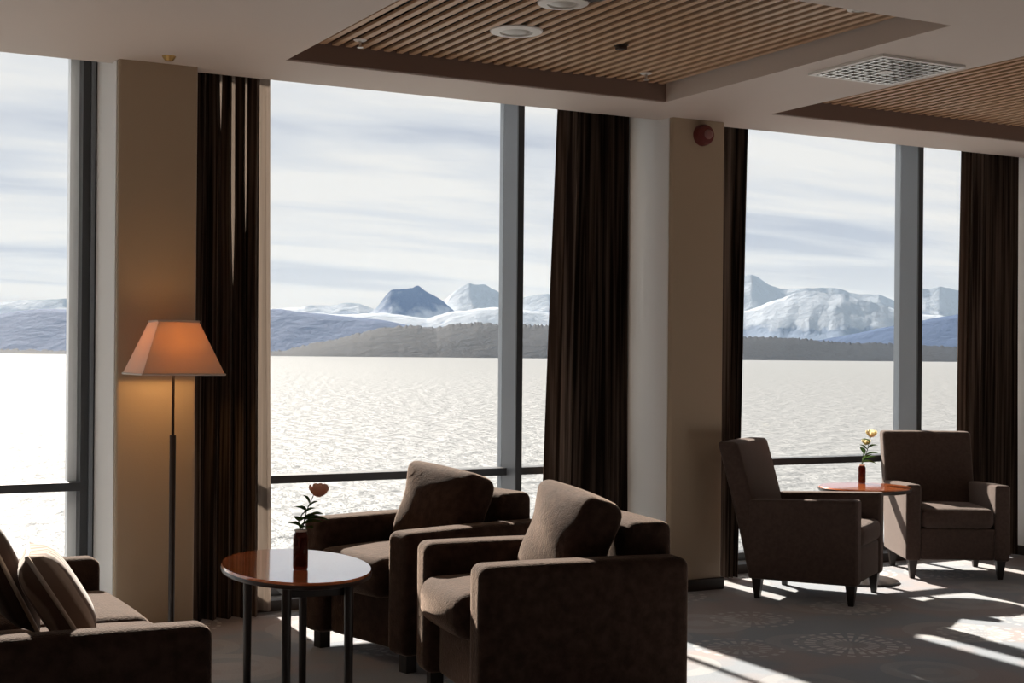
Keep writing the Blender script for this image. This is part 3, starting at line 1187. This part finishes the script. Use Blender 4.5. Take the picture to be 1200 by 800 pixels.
dv = ray(352, 667)
kv = (0.505 - EYE) / dv.z
VX, VY = dv.x * kv, dv.y * kv
vase_thing('brown glass bottle vase with a peach rose on the oval coffee table', (VX, VY, 0.506), 0.026, 0.135, 0.019)
S = _r   # the stems lean along the view's right
def P(a, z, b=0.0):
    return tuple(S * a + _f * b + Vector((0, 0, z)))
cut_flower('rose', 'peach rose with dark leaves in the brown vase on the oval table', (VX, VY, 0.506), [
    ([P(-0.004, 0.02), P(0.004, 0.13), P(0.018, 0.20, 0.01), P(0.045, 0.262, 0.01), P(0.060, 0.272, 0.01)], 0.034, M['petal_peach'],
     [(P(0.024, 0.213), P(0.9, 0.9), 0.045, 0.026), (P(0.03, 0.225), P(-0.5, 1.0), 0.045, 0.026), (P(0.018, 0.2), P(-0.8, 0.5, 0.3), 0.05, 0.028),
      (P(0.012, 0.175), P(1, 0.6, -0.2), 0.07, 0.036), (P(0.012, 0.17), P(0.9, 0.25, 0.4), 0.08, 0.04)]),
    ([P(0.004, 0.02), P(0.0, 0.13), P(-0.006, 0.165, -0.01), P(0.008, 0.195, -0.01)], 0.0, None,
     [(P(0.0, 0.145), P(-1, 0.6, 0.2), 0.05, 0.032), (P(0.0, 0.15), P(1, 0.5, 0.1), 0.075, 0.04), (P(-0.004, 0.165), P(0.3, 0.7, -0.8), 0.05, 0.032),
      (P(0.0, 0.14), P(0.5, 0.2, 1), 0.06, 0.034), (P(0.008, 0.19), P(0.9, 0.8, 0), 0.05, 0.03)]),
])
dv = ray(1010, 566)
kv = (0.534 - EYE) / dv.z
WX, WY = dv.x * kv, dv.y * kv
vase_thing('brown glass bottle vase with cream flowers on the small pedestal table', (WX, WY, 0.535), 0.021, 0.105, 0.014)
cut_flower('rose', 'cream flowers and green leaves in the vase on the small pedestal table', (WX, WY, 0.535), [
    ([P(0, 0.02), P(0.002, 0.11), P(0.03, 0.19), P(0.052, 0.285)], 0.032, M['petal_cream'],
     [(P(0.035, 0.2), P(1, 0.7), 0.06, 0.034), (P(0.03, 0.19), P(-0.8, 0.9, 0.2), 0.06, 0.032), (P(0.02, 0.16), P(0.9, 0.5, -0.4), 0.07, 0.038), (P(0.045, 0.24), P(-0.9, 0.5), 0.05, 0.028)]),
    ([P(0.003, 0.02), P(0, 0.11), P(0.012, 0.17, 0.02), P(0.03, 0.235, 0.03)], 0.026, M['petal_cream'],
     [(P(0.006, 0.13), P(0.9, 0.55, 0.2), 0.08, 0.042), (P(0.006, 0.13), P(0.6, 0.8, -0.4), 0.07, 0.04), (P(0.012, 0.165), P(-0.3, 1, 0.4), 0.06, 0.03), (P(0.004, 0.12), P(1, 0.2, -0.1), 0.07, 0.04)]),
])

# ================================================================== FLOOR LAMP
LX, LY = 1.598, 6.0
lamp = thing('floor_lamp', 'lit floor lamp with a square tapered cream shade on a thin dark pole', 'lamp', (LX, LY, 0), 0.0)
obj('base', lathe([(0.13, 0.0), (0.13, 0.012), (0.12, 0.018), (0.02, 0.022), (0.0, 0.022)], 40), M['black_metal'], lamp)
obj('lower_pole', tube([(0, 0, 0.02), (0, 0, 0.90)], 0.0135, 16), M['black_metal'], lamp)
obj('upper_pole', tube([(0, 0, 0.90), (0, 0, 1.24)], 0.0065, 12), M['black_metal'], lamp)
bm = bmesh.new()
hb, ht, zb_, zt_ = 0.173, 0.085, 1.160, 1.382
for (kk, th) in ((0, 0.0), (1, 0.003)):
    lo = [bm.verts.new((sx * (hb - th), sy * (hb - th), zb_)) for sx, sy in ((-1, -1), (1, -1), (1, 1), (-1, 1))]
    hi = [bm.verts.new((sx * (ht - th), sy * (ht - th), zt_)) for sx, sy in ((-1, -1), (1, -1), (1, 1), (-1, 1))]
    for k in range(4):
        bm.faces.new((lo[k], lo[(k + 1) % 4], hi[(k + 1) % 4], hi[k]))
    if kk == 0:
        olo, ohi = lo, hi
for k in range(4):
    bm.faces.new((olo[k], olo[(k + 1) % 4], lo[(k + 1) % 4], lo[k]))
    bm.faces.new((ohi[k], hi[k], hi[(k + 1) % 4], ohi[(k + 1) % 4]))
shade = obj('lamp_shade', bm, M['shade'], lamp, smooth=False)
bm = bmesh.new()
for z, hh in ((zb_, hb), (zt_, ht)):
    for k in range(4):
        c = [(-hh, -hh), (hh, -hh), (hh, hh), (-hh, hh)]
        a, b = c[k], c[(k + 1) % 4]
        add_tube(bm, [(a[0], a[1], z), (b[0], b[1], z)], 0.0045, 8)
tag(obj('shade_trim', bm, M['piping'], shade), kind='stuff')
bm = bmesh.new()
for k in range(4):
    a = k * math.pi / 2 + math.pi / 4
    add_tube(bm, [(0, 0, 1.30), (math.cos(a) * 0.12 * 1.0, math.sin(a) * 0.12, 1.375)], 0.0025, 6)
add_tube(bm, [(0, 0, 1.24), (0, 0, 1.265)], 0.016, 12)
obj('shade_carrier', bm, M['black_metal'], lamp)


def bulb_mat():
    mt, n, l, out = new_mat('glowing bulb')
    em = n.new('ShaderNodeEmission')
    em.inputs['Color'].default_value = (1.0, 0.56, 0.22, 1)
    em.inputs['Strength'].default_value = 30.0
    l.new(em.outputs[0], out.inputs['Surface'])
    return mt


obj('bulb', lathe([(0.0, 1.262), (0.012, 1.264), (0.014, 1.275), (0.026, 1.298), (0.028, 1.312), (0.02, 1.33), (0.0, 1.337)], 20), bulb_mat(), lamp)
pl = bpy.data.lights.new('lamp_glow', 'POINT')
pl.energy = 3.6
pl.color = (1.0, 0.56, 0.20)
pl.shadow_soft_size = 0.03
plo = bpy.data.objects.new('lamp_glow', pl)
COL.objects.link(plo)
plo.parent = lamp
plo.location = (0, 0, 1.245)
# ================================================================== CEILING AND WALL FITTINGS
def downlight(label, x, y, r):
    d = thing('downlight', label, 'light', (x, y, SLAT_Z), 0.0)
    obj('trim_ring', lathe([(r * 0.60, -0.004), (r * 0.62, -0.010), (r * 0.96, -0.006), (r, -0.001), (r, 0.0), (r * 0.60, 0.0)], 40, ring=True), M['white_plastic'], d)
    obj('reflector', lathe([(r * 0.62, -0.004), (r * 0.5, 0.03), (r * 0.3, 0.05), (0, 0.05)], 32), M['silver'], d)
    obj('lens', lathe([(0, -0.012), (r * 0.3, -0.011), (r * 0.5, -0.006), (r * 0.58, 0.0), (0, 0.002)], 28), M['lens'], d)
    return d


def at_z(px, py, z):
    d = ray(px, py)
    k = (z - EYE) / d.z
    return d.x * k, d.y * k


x, y = at_z(605, 36, SLAT_Z)
downlight('round white downlight alone near the middle of the slatted ceiling', x, y, 0.112)
x, y = at_z(660, 3, SLAT_Z)
downlight('round white downlight at the top edge beside the dark speaker', x, y, 0.10)
x, y = at_z(1006, 10, SLAT_Z)
downlight('small white spot light by the far end of the slatted ceiling', x, y, 0.045)
x, y = at_z(690, -6, SLAT_Z)
sp = thing('ceiling_speaker', 'dark round ceiling speaker touching the downlight at the top edge', 'speaker', (x, y, SLAT_Z))
obj('grille', lathe([(0.0, -0.006), (0.07, -0.006), (0.09, -0.002), (0.09, 0.0)], 32), M['black_metal'], sp)
obj('trim_ring', lathe([(0.09, -0.004), (0.098, -0.003), (0.10, 0.0), (0.09, 0.0)], 32, ring=True), M['grey_plastic'], sp)


def sprinkler(label, px, py, z):
    x, y = at_z(px, py, z)
    s = thing('sprinkler', label, 'sprinkler', (x, y, z))
    obj('rosette', lathe([(0.0, -0.004), (0.024, -0.004), (0.03, 0.0)], 24), M['white_plastic'], s)
    obj('nozzle', lathe([(0.0, -0.030), (0.006, -0.029), (0.006, -0.004)], 12), M['silver'], s)
    obj('deflector', lathe([(0.0, -0.034), (0.014, -0.033), (0.014, -0.030), (0.0, -0.029)], 16), M['silver'], s)


sprinkler('white sprinkler head at the left corner of the slatted ceiling', 422, 47, SLAT_Z)
sprinkler('white sprinkler head at the right corner of the slatted ceiling by the window', 757, 86, SLAT_Z)
sx_, sy_ = at_z(198, 66, SOFFIT)
sn = thing('motion_sensor', 'small brown sensor on the plain ceiling above the lamp pillar', 'sensor', (sx_, sy_, SOFFIT))
obj('housing', lathe([(0.0, -0.022), (0.016, -0.02), (0.026, -0.008), (0.03, 0.0)], 24), M['brass'], sn)
sx_, sy_ = at_z(728, 53, SLAT_Z)
sn = thing('smoke_detector', 'tiny dark square detector on the slats', 'detector', (sx_, sy_, SLAT_Z))
obj('housing', box((-0.02, -0.02, -0.02), (0.02, 0.02, 0.0), 0.004, 2), M['black_metal'], sn)
obj('rim', box((-0.024, -0.024, -0.004), (0.024, 0.024, 0.0)), M['base'], sn, smooth=False)

# square air diffuser with its grid of fins
df = thing('air_diffuser', 'square silver grid diffuser on the plain ceiling strip between the slatted panels', 'vent', (4.392, 4.722, SOFFIT))
hd = 0.237
bm = bmesh.new()
for (lo, hi) in (((-hd, -hd, -0.012), (hd, -hd + 0.022, 0)), ((-hd, hd - 0.022, -0.012), (hd, hd, 0)), ((-hd, -hd + 0.022, -0.012), (-hd + 0.022, hd - 0.022, 0)), ((hd - 0.022, -hd + 0.022, -0.012), (hd, hd - 0.022, 0))):
    add_box(bm, lo, hi)
obj('frame', bm, M['white_plastic'], df, smooth=False)
obj('backing', box((-hd + 0.02, -hd + 0.02, -0.002), (hd - 0.02, hd - 0.02, 0)), M['grey_plastic'], df, smooth=False)
fin = None
NF = 9
for ax in (0, 1):
    for k in range(NF):
        c = -hd + 0.022 + (2 * hd - 0.044) * (k + 0.5) / NF
        if fin is None:
            f_ = obj('fin', box((-hd + 0.022, -0.0045, -0.013), (hd - 0.022, 0.0045, -0.002)), M['silver'], df, smooth=False)
            fin = f_.data
        else:
            f_ = link('fin', fin, df)
        f_.location = (0, c, 0) if ax == 0 else (c, 0, 0)
        f_.rotation_euler.z = 0 if ax == 0 else math.pi / 2
obj('centre_plate', box((-0.03, -0.03, -0.016), (0.03, 0.03, -0.011), 0.002, 1), M['white_plastic'], df, smooth=False)

# red alarm sounder on the pillar
al = thing('alarm_sounder', 'round red fire alarm sounder high on the cream pillar', 'alarm', (4.503, 6.235, 2.438))
obj('housing', lathe([(0.0, 0.05), (0.03, 0.048), (0.05, 0.04), (0.056, 0.026), (0.058, 0.0)], 36, mat=RX(math.pi / 2)), M['red_plastic'], al)
obj('lens', lathe([(0.0, 0.064), (0.014, 0.062), (0.024, 0.055), (0.027, 0.046)], 28, mat=T(0.006, 0, 0) @ RX(math.pi / 2)), M['red_lens'], al)
